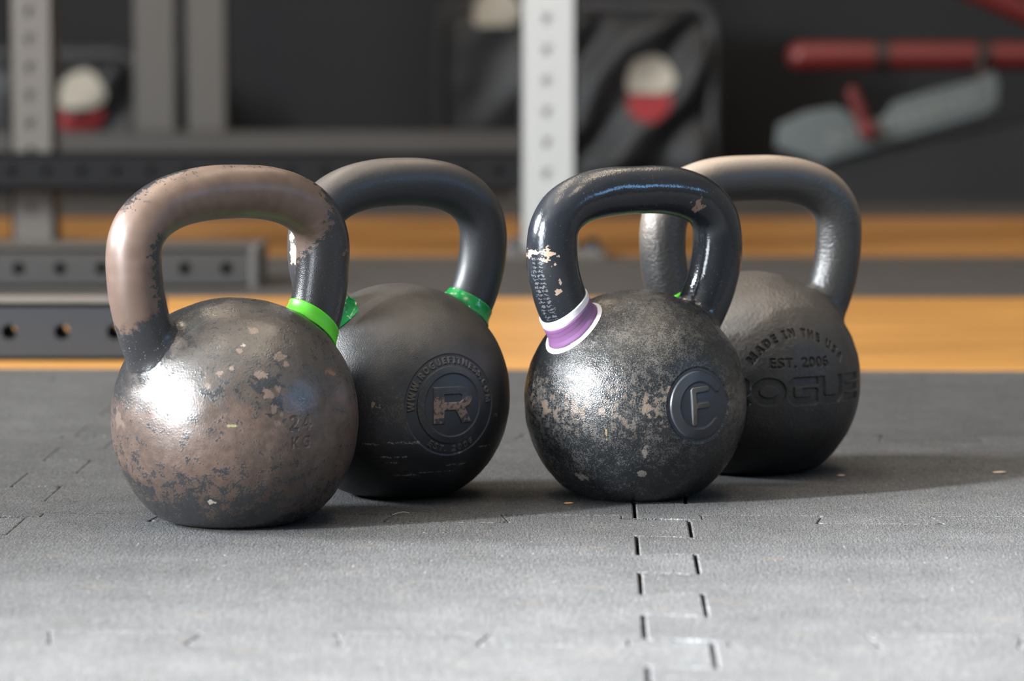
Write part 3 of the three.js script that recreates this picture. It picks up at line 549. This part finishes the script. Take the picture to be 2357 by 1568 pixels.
const relief1 = relief(34, 36, 12, 0.16, (g, h) => {
  g.textAlign = 'center'; g.textBaseline = 'middle';
  g.save(); g.scale(0.1, 0.1); [['2', -56, -56, 152], ['4', 54, -56, 152], ['K', -50, 86, 118], ['G', 50, 86, 118]].forEach(([c, x, y, z], i) => { h(-0.75, i + 1); g.font = `bold ${z}px sans-serif`; g.fillText(c, x, y); }); g.restore();
}, glyphs('24KG', 'sunken'));
const relief2 = relief(88, 88, 12, 0.13, (g, h) => {
  let n = 3;
  h(-1.0, 0); disc(g, 40); h(-0.95, 1); disc(g, 39.4);
  const pen = () => h(-0.05, ++n);
  arcText(g, 'WWW.ROGUEFITNESS.COM', 35.1, -97, 92, 7.2, 'bold', true, pen); arcText(g, 'EST. 2006', 35.1, -37, 37, 6.8, 'bold', false, pen);
  h(0.05, 2); disc(g, 30.5); h(-1.0, 1); disc(g, 24.5);
  h(0.05, 3); P2(g, [[-17.5, 14.2], [7, 14.2], [13, 13], [16.6, 9], [16.8, 4], [14.5, 0], [9.6, -2.2], [17.4, -14.2], [7.4, -14.2], [1.2, -3.6], [-8.4, -3.6], [-8.4, -14.2], [-17.5, -14.2]]);
  h(-1.0, 1); P2(g, [[-8.4, 8.4], [5.4, 8.4], [7.4, 7], [7.4, 3.6], [5.4, 2.2], [-8.4, 2.2]]);
}, [{ name: 'field', mat: field2, label: 'sunken ground of the emblem' }, { name: 'ring', label: 'raised ring' }, { name: 'letter', mat: wornLetter, label: 'large raised letter R worn to brown metal' }, ...glyphs('WWW.ROGUEFITNESS.COMEST.2006', 'small raised')]);
const relief3 = relief(70, 72, 10, 0.3, (g, h) => {
  g.lineCap = 'round'; g.lineJoin = 'round';
  h(-1.25, 0); disc(g, 29.6); h(-1.25, 1); disc(g, 28.9);
  h(0.0, 2); g.lineWidth = 8.6; g.beginPath(); g.arc(0, 0, 22.1, R(42), R(360 - 38)); g.stroke();
  h(-0.1, 3); g.lineWidth = 4.6; g.beginPath(); g.moveTo(7, -12.6); g.lineTo(-6.4, -11.4); g.lineTo(-5.4, 13.8); g.stroke(); g.beginPath(); g.moveTo(-5.4, 0.6); g.lineTo(6.6, 0); g.stroke();
}, [{ name: 'field', mat: std({ color: new THREE.Color(0.022, 0.027, 0.036), roughness: 0.42 }), label: 'sunken blue-black ground' }, { name: 'letter', mat: std({ color: new THREE.Color(0.02, 0.022, 0.026), roughness: 0.42 }), label: 'raised open ring letter' }, { name: 'letter', mat: std({ color: new THREE.Color(0.042, 0.038, 0.033), roughness: 0.45 }), label: 'raised letter inside the ring' }]);
const relief4 = relief(156, 78, 9, 0.16, (g, h) => {
  let n = 5;
  const dy = 26;                                               // the drawing's centre lies this far above the ball's equator
  g.save(); g.translate(0, dy + 5.5); arcText(g, 'MADE IN THE USA', 54.5, -58, 58, 10.2, 'bold', true, () => h(-1.1, ++n)); g.restore();
  g.save(); g.textAlign = 'left'; g.textBaseline = 'middle'; g.translate(-1, dy - 23.6); g.scale(0.118, 0.1); g.font = 'bold 112px sans-serif'; { let x = -g.measureText('EST. 2006').width / 2; for (const c of 'EST. 2006') { if (c !== ' ') { h(-1.0, ++n); g.fillText(c, x, 0); } x += g.measureText(c).width; } } g.restore();
  g.lineWidth = 6.4; g.lineCap = 'butt'; g.lineJoin = 'round';
  const y = dy - 0.5, H2 = 8, W2 = 11.2, step = 29.3;
  const rr = (x0, y0, x1, y1, r) => { g.beginPath(); g.moveTo(x0 + r, y0); g.lineTo(x1 - r, y0); g.quadraticCurveTo(x1, y0, x1, y0 + r); g.lineTo(x1, y1 - r); g.quadraticCurveTo(x1, y1, x1 - r, y1); g.lineTo(x0 + r, y1); g.quadraticCurveTo(x0, y1, x0, y1 - r); g.lineTo(x0, y0 + r); g.quadraticCurveTo(x0, y0, x0 + r, y0); g.stroke(); };
  const at = (k, f) => { h(-1.27, 3 + k); g.save(); g.translate(k * step, y); f(); g.restore(); };
  at(-2, () => { g.beginPath(); g.moveTo(-W2, H2 + 3.2); g.lineTo(-W2, -H2); g.lineTo(7, -H2); g.quadraticCurveTo(W2, -H2, W2, -4); g.quadraticCurveTo(W2, 1, 7, 1); g.lineTo(-W2, 1); g.moveTo(2, 1); g.lineTo(W2 + 1, H2 + 3.2); g.stroke(); });
  at(-1, () => { g.beginPath(); g.ellipse(0, 0, W2, H2, 0, 0, 7); g.stroke(); });
  at(0, () => { g.beginPath(); g.moveTo(W2 + 3, -H2); g.lineTo(-5, -H2); g.quadraticCurveTo(-W2, -H2, -W2, -1); g.lineTo(-W2, 1); g.quadraticCurveTo(-W2, H2, -5, H2); g.lineTo(W2, H2); g.lineTo(W2, 1); g.lineTo(-1, 1); g.stroke(); });
  at(1, () => { g.beginPath(); g.moveTo(-W2, -H2 - 3.2); g.lineTo(-W2, 2); g.quadraticCurveTo(-W2, H2, -5, H2); g.lineTo(5, H2); g.quadraticCurveTo(W2, H2, W2, 2); g.lineTo(W2, -H2 - 3.2); g.stroke(); });
  at(2, () => { g.lineWidth = 5.6; g.beginPath(); g.moveTo(W2 + 2, -H2); g.lineTo(-W2, -H2); g.lineTo(-W2, H2); g.lineTo(W2 + 2, H2); g.moveTo(-W2, 0); g.lineTo(W2, 0); g.stroke(); });
}, [...glyphs('ROGUE', 'large sunken'), ...glyphs('MADE IN THE USA', 'small sunken'), ...glyphs('EST. 2006', 'small sunken')]);

const tape = (c, r, coat = 0) => std({ color: rgb(...c), roughness: r, clearcoat: coat, clearcoatRoughness: 0.15 });
const lime = tape([82, 192, 34], 0.45), white = tape([215, 211, 216], 0.5);
const speckGreen = textured(pair(256, 512, (u, v, o) => { const n = noise(u * 9, v * 26, 4) * 1.5 + 0.5 * noise(u * 22, v * 70, 8); set(o, [0.008, 0.24, 0.055]); toward(o, [0.5, 0.68, 0.45], ss(0.62, 0.8, n)); o[3] = 0.2; o[4] = 0; o[5] = 0.5 - 0.2 * ss(0.5, 0.8, n); }), 0.0003);
const purple = textured(pair(256, 256, (u, v, o) => { const l = Math.max(0, Math.sin(u * 2 * Math.PI * 21 + noise(v * 6, 3, 3) * 1.2)) ** 12; set(o, [0.17, 0.082, 0.18]); toward(o, [0.12, 0.035, 0.15], l * 0.8 * clamp(0.5 + noise(v * 5, u * 20, 1) * 1.5)); o[3] = 0.36; o[4] = 0; o[5] = 0.5 - 0.2 * l; }), 0.0004);
const KB = [
  { label: 'worn brown iron kettlebell with a bright lime green band, its paint mostly rubbed off', x: -0.2054, z: 2.495, yaw: 38, R: 0.0915, b: 0.0885, d: 0.0774, nu: 2.05, nl: 2.12, lump: 0.0005, seed: 3, fillet: 0.011,
    H: { X: 0.0832, ye: 0.1198, yt: 0.1670, n: 2.45, c: 3.4, r: 0.0198, rh: 0.0203, x0: -0.003, start: 0.048 }, ballMat: MB.b1, handleMat: MB.h1,
    emblem: { name: 'weight_mark', lon: -2, lat: -1, step: 0.22, relief: relief1, label: 'sunken weight mark 24 KG' },
    bands: [{ from: 0.931, to: 0.966, tilt: 6.5, mat: lime, label: 'bright lime green band' }] },
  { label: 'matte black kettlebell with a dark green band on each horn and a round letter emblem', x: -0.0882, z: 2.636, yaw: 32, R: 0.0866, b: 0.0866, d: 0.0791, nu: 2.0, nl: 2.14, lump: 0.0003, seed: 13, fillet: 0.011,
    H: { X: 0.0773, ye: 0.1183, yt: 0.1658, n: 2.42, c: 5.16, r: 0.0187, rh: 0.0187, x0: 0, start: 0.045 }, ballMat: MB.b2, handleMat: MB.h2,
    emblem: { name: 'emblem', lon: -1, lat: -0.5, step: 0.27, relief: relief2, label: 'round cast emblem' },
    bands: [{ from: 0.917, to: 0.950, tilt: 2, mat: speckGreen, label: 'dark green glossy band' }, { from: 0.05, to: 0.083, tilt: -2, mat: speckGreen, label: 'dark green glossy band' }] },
  { label: 'glossy black kettlebell with a purple and white banded horn and a recessed round emblem', x: 0.0962, z: 2.6256, yaw: 33, R: 0.0866, b: 0.0866, d: 0.0750, nu: 2.0, nl: 2.06, lump: 0.0006, seed: 23, fillet: 0.008,
    H: { X: 0.0785, ye: 0.1202, yt: 0.1640, n: 2.75, c: 5.74, r: 0.0187, rh: 0.02, x0: 0, start: 0.045 }, ballMat: MB.b3, handleMat: MB.h3,
    emblem: { name: 'emblem', lon: 0.5, lat: 2.8, step: 0.35, relief: relief3, label: 'round recessed emblem' },
    bands: [{ from: 0.051, to: 0.107, tilt: -3.1, main: [0.1, 0.74], th: 0.0012, mat: purple, label: 'layered purple tape', extra: [[0.72, 1, 0.001, white, 'white tape'], [0, 0.09, 0.0017, white, 'white tape edge']] }] },
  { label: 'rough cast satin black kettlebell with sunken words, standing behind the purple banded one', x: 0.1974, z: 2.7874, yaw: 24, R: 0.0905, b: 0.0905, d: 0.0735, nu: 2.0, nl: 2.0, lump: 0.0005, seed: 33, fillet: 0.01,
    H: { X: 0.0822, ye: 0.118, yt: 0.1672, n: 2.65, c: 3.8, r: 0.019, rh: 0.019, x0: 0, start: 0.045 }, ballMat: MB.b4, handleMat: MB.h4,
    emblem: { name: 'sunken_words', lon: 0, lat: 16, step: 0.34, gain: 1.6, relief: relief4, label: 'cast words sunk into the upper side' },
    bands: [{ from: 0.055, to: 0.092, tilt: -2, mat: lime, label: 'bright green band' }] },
];
for (const K of KB) buildKettlebell(K);
//@@BACK
// ------------------------------------------------------------------ steelwork and gear behind
const lit = (...c) => rgb(...c).multiplyScalar(2.05);
const ST = {
  base: std({ color: lit(34, 36, 39), roughness: 0.5 }), baseDark: std({ color: lit(34, 33, 32), roughness: 0.5 }), cap: std({ color: lit(52, 50, 48), roughness: 0.7 }),
  white: std({ color: lit(115, 115, 113), roughness: 0.45 }), grey: std({ color: lit(59, 55, 51), roughness: 0.5 }), grey2: std({ color: lit(44, 41, 37), roughness: 0.55 }),
  black: std({ color: lit(9, 9, 10), specularIntensity: 0.4, roughness: 0.7 }), deck: std({ color: lit(33, 30, 27), roughness: 0.6 }), vinyl: std({ color: lit(14, 14, 15), roughness: 0.6 }), vinylDark: std({ color: lit(26, 26, 27), roughness: 0.6 }),
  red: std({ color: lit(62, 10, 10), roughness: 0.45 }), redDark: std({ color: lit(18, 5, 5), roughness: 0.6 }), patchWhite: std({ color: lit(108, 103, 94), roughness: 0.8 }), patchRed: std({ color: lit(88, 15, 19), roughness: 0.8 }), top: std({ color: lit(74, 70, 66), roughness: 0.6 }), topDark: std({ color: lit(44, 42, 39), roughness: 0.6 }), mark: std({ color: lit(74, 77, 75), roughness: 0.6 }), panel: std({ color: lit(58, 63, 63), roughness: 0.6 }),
};
// a rectangular tube along x with a row of holes right through its front and back walls
function holedTube(len, h, w, pitch, first, r, plugged = false, wall = 0.004) {
  const face = z => {
    const s = new THREE.Shape(); s.moveTo(0, 0); s.lineTo(len, 0); s.lineTo(len, h); s.lineTo(0, h); s.closePath();
    for (let x = first; x < len - r * 1.5; x += pitch) if (x > r * 1.5) { const p = new THREE.Path(); p.absarc(x, h / 2, r, 0, 2 * Math.PI, true); s.holes.push(p); }
    const g = new THREE.ExtrudeGeometry(s, { depth: wall, bevelEnabled: false, curveSegments: 14 }); g.translate(0, 0, z); return g;
  };
  const b = (a, c, d, x, y, z) => box(a, c, d, x, y, z).toNonIndexed();
  return mergeGeometries([face(-wall), face(-w), ...(plugged ? [b(len, h - 0.01, 0.003, len / 2, h / 2, -wall - 0.0035)] : []), b(len, wall, w, len / 2, h - wall / 2, -w / 2), b(len, wall, w, len / 2, wall / 2, -w / 2)]);
}
function baseBeam(label, xl, xr, Z, h, w, pitch, holeX, mat, topMat) {
  const t = thing('base_beam', label, 'steel beam', [xl, 0, -Z], 0);
  mesh('tube', holedTube(xr - xl, h, w, pitch, ((holeX - xl) % pitch + pitch) % pitch, 0.0083), mat, t);
  mesh('lit_top', rbox(xr - xl - 0.002, 0.0015, w - 0.006, 0.0006, (xr - xl) / 2, h + 0.0006, -w / 2, 1), topMat, t).userData.label = 'upper face with light from above painted in as a paler tone';  // thin plate whose paler colour paints in light falling on the top
  mesh('end_cap', rbox(0.012, h + 0.004, w + 0.004, 0.003, xr - xl + 0.004, h / 2 + 0.0005, -w / 2), ST.cap, t);
  return t;
}
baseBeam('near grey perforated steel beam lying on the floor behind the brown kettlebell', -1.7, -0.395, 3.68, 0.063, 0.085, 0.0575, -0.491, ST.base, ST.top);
baseBeam('farther dark grey perforated steel beam on the floor, its capped end seen through the brown handle', -1.9, -0.362, 4.69, 0.054, 0.17, 0.0577, -0.627, ST.baseDark, ST.topDark);
{
  const t = thing('rack_upright', 'pale white perforated steel post bolted to a floor plate, behind the middle', 'rack', [0.057, 0, -5.36]);
  const g = holedTube(2.5, 0.088, 0.088, 0.0488, 0.02, 0.0085, true); g.rotateZ(Math.PI / 2); g.translate(0.044, 0.01, 0); mesh('post', g, ST.white, t);
  mesh('foot_plate', rbox(0.158, 0.01, 0.25, 0.002, 0.01, 0.005, -0.01), ST.grey, t);
  for (const [x, z] of [[-0.052, 0.09], [0.072, 0.09], [-0.052, -0.115], [0.072, -0.115]]) { const b = new THREE.CylinderGeometry(0.011, 0.012, 0.009, 6); b.translate(x, 0.0145, z); mesh('bolt', b, ST.base, t); }
}
{
  const t = thing('power_rack', 'grey perforated steel post crossed low down by a black tube, far left', 'rack', [-0.78, 0, -5.515]);
  const g = holedTube(2.5, 0.0707, 0.07, 0.0455, 0.012, 0.009, true); g.rotateZ(Math.PI / 2); g.translate(0.0353, 0.008, 0); mesh('post', g, ST.grey, t);
  mesh('foot_plate', rbox(0.15, 0.008, 0.15, 0.002, 0, 0.004, -0.035), ST.grey, t);
  const c = holedTube(1.9, 0.059, 0.06, 0.056, 0.02, 0.0083, true); c.translate(-1.05, 0.098, 0.062); mesh('crossmember', c, ST.black, t).userData.label = 'black perforated tube across the post';
  mesh('leg', rbox(0.06, 0.098, 0.06, 0.002, -1.0, 0.049, 0.03), ST.black, t);
}
{
  const t = thing('storage_rack', 'two plain grey posts standing on a low brownish beam near the back wall', 'rack', [0, 0, -7.0]);
  mesh('beam', rbox(1.98, 0.06, 0.1, 0.003, -0.93, 0.11, -0.05), ST.deck, t);
  mesh('post', rbox(0.085, 2.3, 0.07, 0.004, -0.737, 1.29, -0.05), ST.grey2, t);
  mesh('post', rbox(0.08, 2.3, 0.07, 0.004, -0.631, 1.29, -0.05), ST.grey2, t);
  for (const x of [-1.75, 0.03]) mesh('leg', rbox(0.06, 0.08, 0.09, 0.003, x, 0.04, -0.05), ST.deck, t);
}
// soft black gym bags with a white and red patch
function gymBag(name, label, x, Z, w, h, d, patches, sd) {
  const t = thing(name, label, 'gym bag', [x, 0, -Z], 0, 'soft black bags by the back wall');
  const big = new THREE.BoxGeometry(w, h, d, 60, 44, 14), p = big.attributes.position;
  const r = 0.06, v = new THREE.Vector3(), q = new THREE.Vector3();
  const bulge = (X, Y) => 0.02 * Math.cos(X / w * 2.6) * Math.cos(Y / h * 2.6) + 0.02 * Math.sin((X - Y * 0.9) * 32 + 1.6 * noise(X * 6, Y * 6, sd)) * ss(-0.5 * w, 0.1 * w, X) + 0.006 * noise(X * 12, Y * 12, sd + 4);
  for (let i = 0; i < p.count; i++) {
    v.fromBufferAttribute(p, i); q.set(clamp(v.x, -w / 2 + r, w / 2 - r), clamp(v.y, -h / 2 + r, h / 2 - r), clamp(v.z, -d / 2 + r, d / 2 - r));
    const n = v.clone().sub(q).normalize(); v.copy(q).addScaledVector(n, r);
    if (n.z > 0.3) v.z += bulge(v.x, v.y) * ss(0.3, 0.9, n.z);
    v.y = Math.max(v.y, -h / 2 + 0.001); p.setXYZ(i, v.x, v.y + h / 2, v.z - d / 2);
  }
  big.computeVertexNormals(); mesh('body', big, ST.vinyl, t);
  const loop = []; const rr = 0.06; for (const [cx, cy, a0] of [[w / 2 - rr, h - rr, 0], [-w / 2 + rr, h - rr, 90], [-w / 2 + rr, rr, 180], [w / 2 - rr, rr, 270]]) for (let k = 0; k <= 6; k++) { const a = R(a0 + k * 15); loop.push(new THREE.Vector3(cx + (rr - 0.008) * Math.cos(a), cy + (rr - 0.008) * Math.sin(a), -0.028)); }
  mesh('piping', new THREE.TubeGeometry(new THREE.CatmullRomCurve3(loop, true, 'catmullrom', 0.3), 160, 0.017, 8, true), ST.vinylDark, t);
  for (const [px, py, kind] of patches) {
    const sheet = (pl, m, n) => {                              // a print that follows the bulging cloth
      const K = pl.length, cx = pl.reduce((a, p) => a + p[0], 0) / K, cy = pl.reduce((a, p) => a + p[1], 0) / K, P = [], I = [];
      for (let r = 0; r <= 10; r++) for (const [a, b] of pl) { const X = px + mix(cx, a, r / 10), Y = py + mix(cy, b, r / 10); P.push(X, Y, 0.0035 + bulge(X, Y - h / 2)); }
      for (let r = 0; r < 10; r++) for (let k = 0; k < K; k++) { const a = r * K + k, b = r * K + (k + 1) % K; I.push(a, a + K, b, b, a + K, b + K); }
      const e = new THREE.BufferGeometry(); e.setAttribute('position', new THREE.Float32BufferAttribute(P, 3)); e.setIndex(I); e.computeVertexNormals(); return mesh(n, e, m, t);
    };
    const wht = []; for (let k = 0; k < 26; k++) { const a = k / 26 * 2 * Math.PI; wht.push([0.054 * Math.cos(a) * (1 + 0.1 * Math.cos(3 * a + 0.6)), 0.002 + Math.max(-0.035, 0.05 * Math.sin(a) * (1 + 0.1 * Math.sin(2 * a)))]); }
    if (kind !== 'red') sheet(wht, ST.patchWhite, 'patch').userData.label = 'white printed patch';
    if (kind !== 'white') sheet([[-0.05, -0.037], [0.052, -0.037], [0.044, -0.07], [0.012, -0.1], [-0.03, -0.092], [-0.047, -0.07]], ST.patchRed, 'patch').userData.label = 'red printed patch';
  }
  return t;
}
gymBag('gym_bag', 'large soft black bag with two patches, behind the white post', 0.145, 7.72, 0.642, 0.41, 0.34, [[0.167, 0.238, 'both'], [-0.182, 0.39, 'white']], 3);
gymBag('gym_bag', 'small soft black bag with one patch, behind the far left grey post', -1.05, 7.78, 0.40, 0.30, 0.3, [[0.065, 0.203, 'both']], 9);
// red tubular exercise machine
{
  const t = thing('exercise_machine', 'red tubular exercise machine with a pale slanted panel over a black pad', 'exercise machine', [0.56, 0, -7.0]);
  const bar = (a, b, r, caps = true) => { const A = new THREE.Vector3(...a), B = new THREE.Vector3(...b), g = new THREE.CapsuleGeometry(r, A.distanceTo(B), 6, 18); g.applyQuaternion(new THREE.Quaternion().setFromUnitVectors(new THREE.Vector3(0, 1, 0), B.clone().sub(A).normalize())); g.translate((A.x + B.x) / 2, (A.y + B.y) / 2, (A.z + B.z) / 2); return g; };
  mesh('frame_tube', bar([0.035, 0.297, 0], [0.84, 0.297, 0], 0.029), ST.red, t);
  mesh('frame_tube', bar([0.22, 0.50, 0], [0.72, 0.235 + 0.06, 0], 0.025), ST.red, t);
  mesh('upright', bar([0.84, 0.02, 0], [0.84, 0.55, 0], 0.029), ST.red, t);
  for (const x of [0.2, 0.41]) { const c = new THREE.CylinderGeometry(0.0305, 0.0305, 0.03, 24); c.rotateZ(Math.PI / 2); c.translate(x, 0.297, 0); mesh('collar', c, ST.redDark, t); }
  const ext = (pl, d, z, m, n, bev = 0.004) => { const g = new THREE.ExtrudeGeometry(new THREE.Shape(pl.map(([a, b]) => new THREE.Vector2(a, b))), { depth: d, bevelEnabled: true, bevelSize: bev, bevelThickness: bev, bevelSegments: 3, curveSegments: 8 }); g.translate(0, 0, z); return mesh(n, g, m, t); };
  ext([[0.085, 0.0], [0.9, 0.0], [0.9, 0.235], [0.07, 0.075]], 0.16, -0.1, std({ color: rgb(22, 22, 23), roughness: 0.65 }), 'pad');
  const pan = ext([[-0.018, 0.115], [-0.014, 0.155], [0.04, 0.18], [0.1, 0.19], [0.128, 0.178], [0.15, 0.155], [0.2, 0.168], [0.22, 0.2], [0.3, 0.224], [0.4, 0.248], [0.418, 0.262], [0.428, 0.24], [0.424, 0.2], [0.4, 0.183], [0.07, 0.083]], 0.012, 0.07, ST.panel, 'panel'); pan.userData.label = 'pale slanted panel with a row of raised marks';
  for (let k = 0; k < 12; k++) { const x = 0.095 + k * 0.0255, y = 0.112 + (x - 0.07) * 0.3 + 0.006, g = rbox(0.016 + 0.004 * rnd(), 0.026 + 0.012 * rnd(), 0.006, 0.002, 0, 0, 0); g.rotateZ(0.29); g.translate(x, y, 0.088); mesh('raised_mark', g, ST.mark, pan); }
  mesh('lever', bar([0.132, 0.222, 0.1], [0.16, 0.148, 0.105], 0.014), ST.red, t);
  mesh('knob', new THREE.SphereGeometry(0.021, 16, 12).translate(0.163, 0.146, 0.115), ST.red, t);
  mesh('hanger', bar([0.4, 0.297, 0.03], [0.4, 0.25, 0.06], 0.012), ST.redDark, t);
}

// bits of litter on the mats
{
  const straw = std({ color: rgb(205, 150, 90), roughness: 0.8 }), pale = std({ color: rgb(190, 170, 150), roughness: 0.8 }), lint = std({ color: rgb(190, 190, 188), roughness: 0.9 });
  for (const [x, z, w, a, m, label] of [[0.0437, 2.579, 0.008, 0.2, straw, 'tiny straw coloured chip on the mat, left of the purple banded kettlebell'], [0.268, 2.738, 0.007, 0.1, pale, 'tiny pale chip on the mat, just right of the rough cast kettlebell'], [0.4, 2.758, 0.012, 0.4, pale, 'small pale flake on the mat, farthest right of the bits of litter']]) {
    const t = thing('chip', label, 'litter', [x, 0, -z], a, 'bits of litter on the mats');
    const g = new THREE.SphereGeometry(1, 10, 6), p = g.attributes.position; for (let i = 0; i < p.count; i++) p.setXYZ(i, p.getX(i) * w / 2 * (1 + 0.3 * noise(p.getX(i) * 3, p.getZ(i) * 3, x * 90)), p.getY(i) * 0.0006 + 0.0008, p.getZ(i) * w * 0.28); g.computeVertexNormals();
    mesh('flake', g, m, t);
  }
  const t = thing('fibre', 'single curved pale lint fibre on the mat between the two left kettlebells', 'litter', [-0.086, 0.0009, -2.52]);
  mesh('strand', new THREE.TubeGeometry(new THREE.CatmullRomCurve3([new THREE.Vector3(-0.004, 0, 0.006), new THREE.Vector3(0, 0.0008, 0), new THREE.Vector3(0.005, 0.001, -0.004), new THREE.Vector3(0.009, 0, -0.006)]), 16, 0.00016, 5), lint, t);
}

renderer.render(scene, camera);
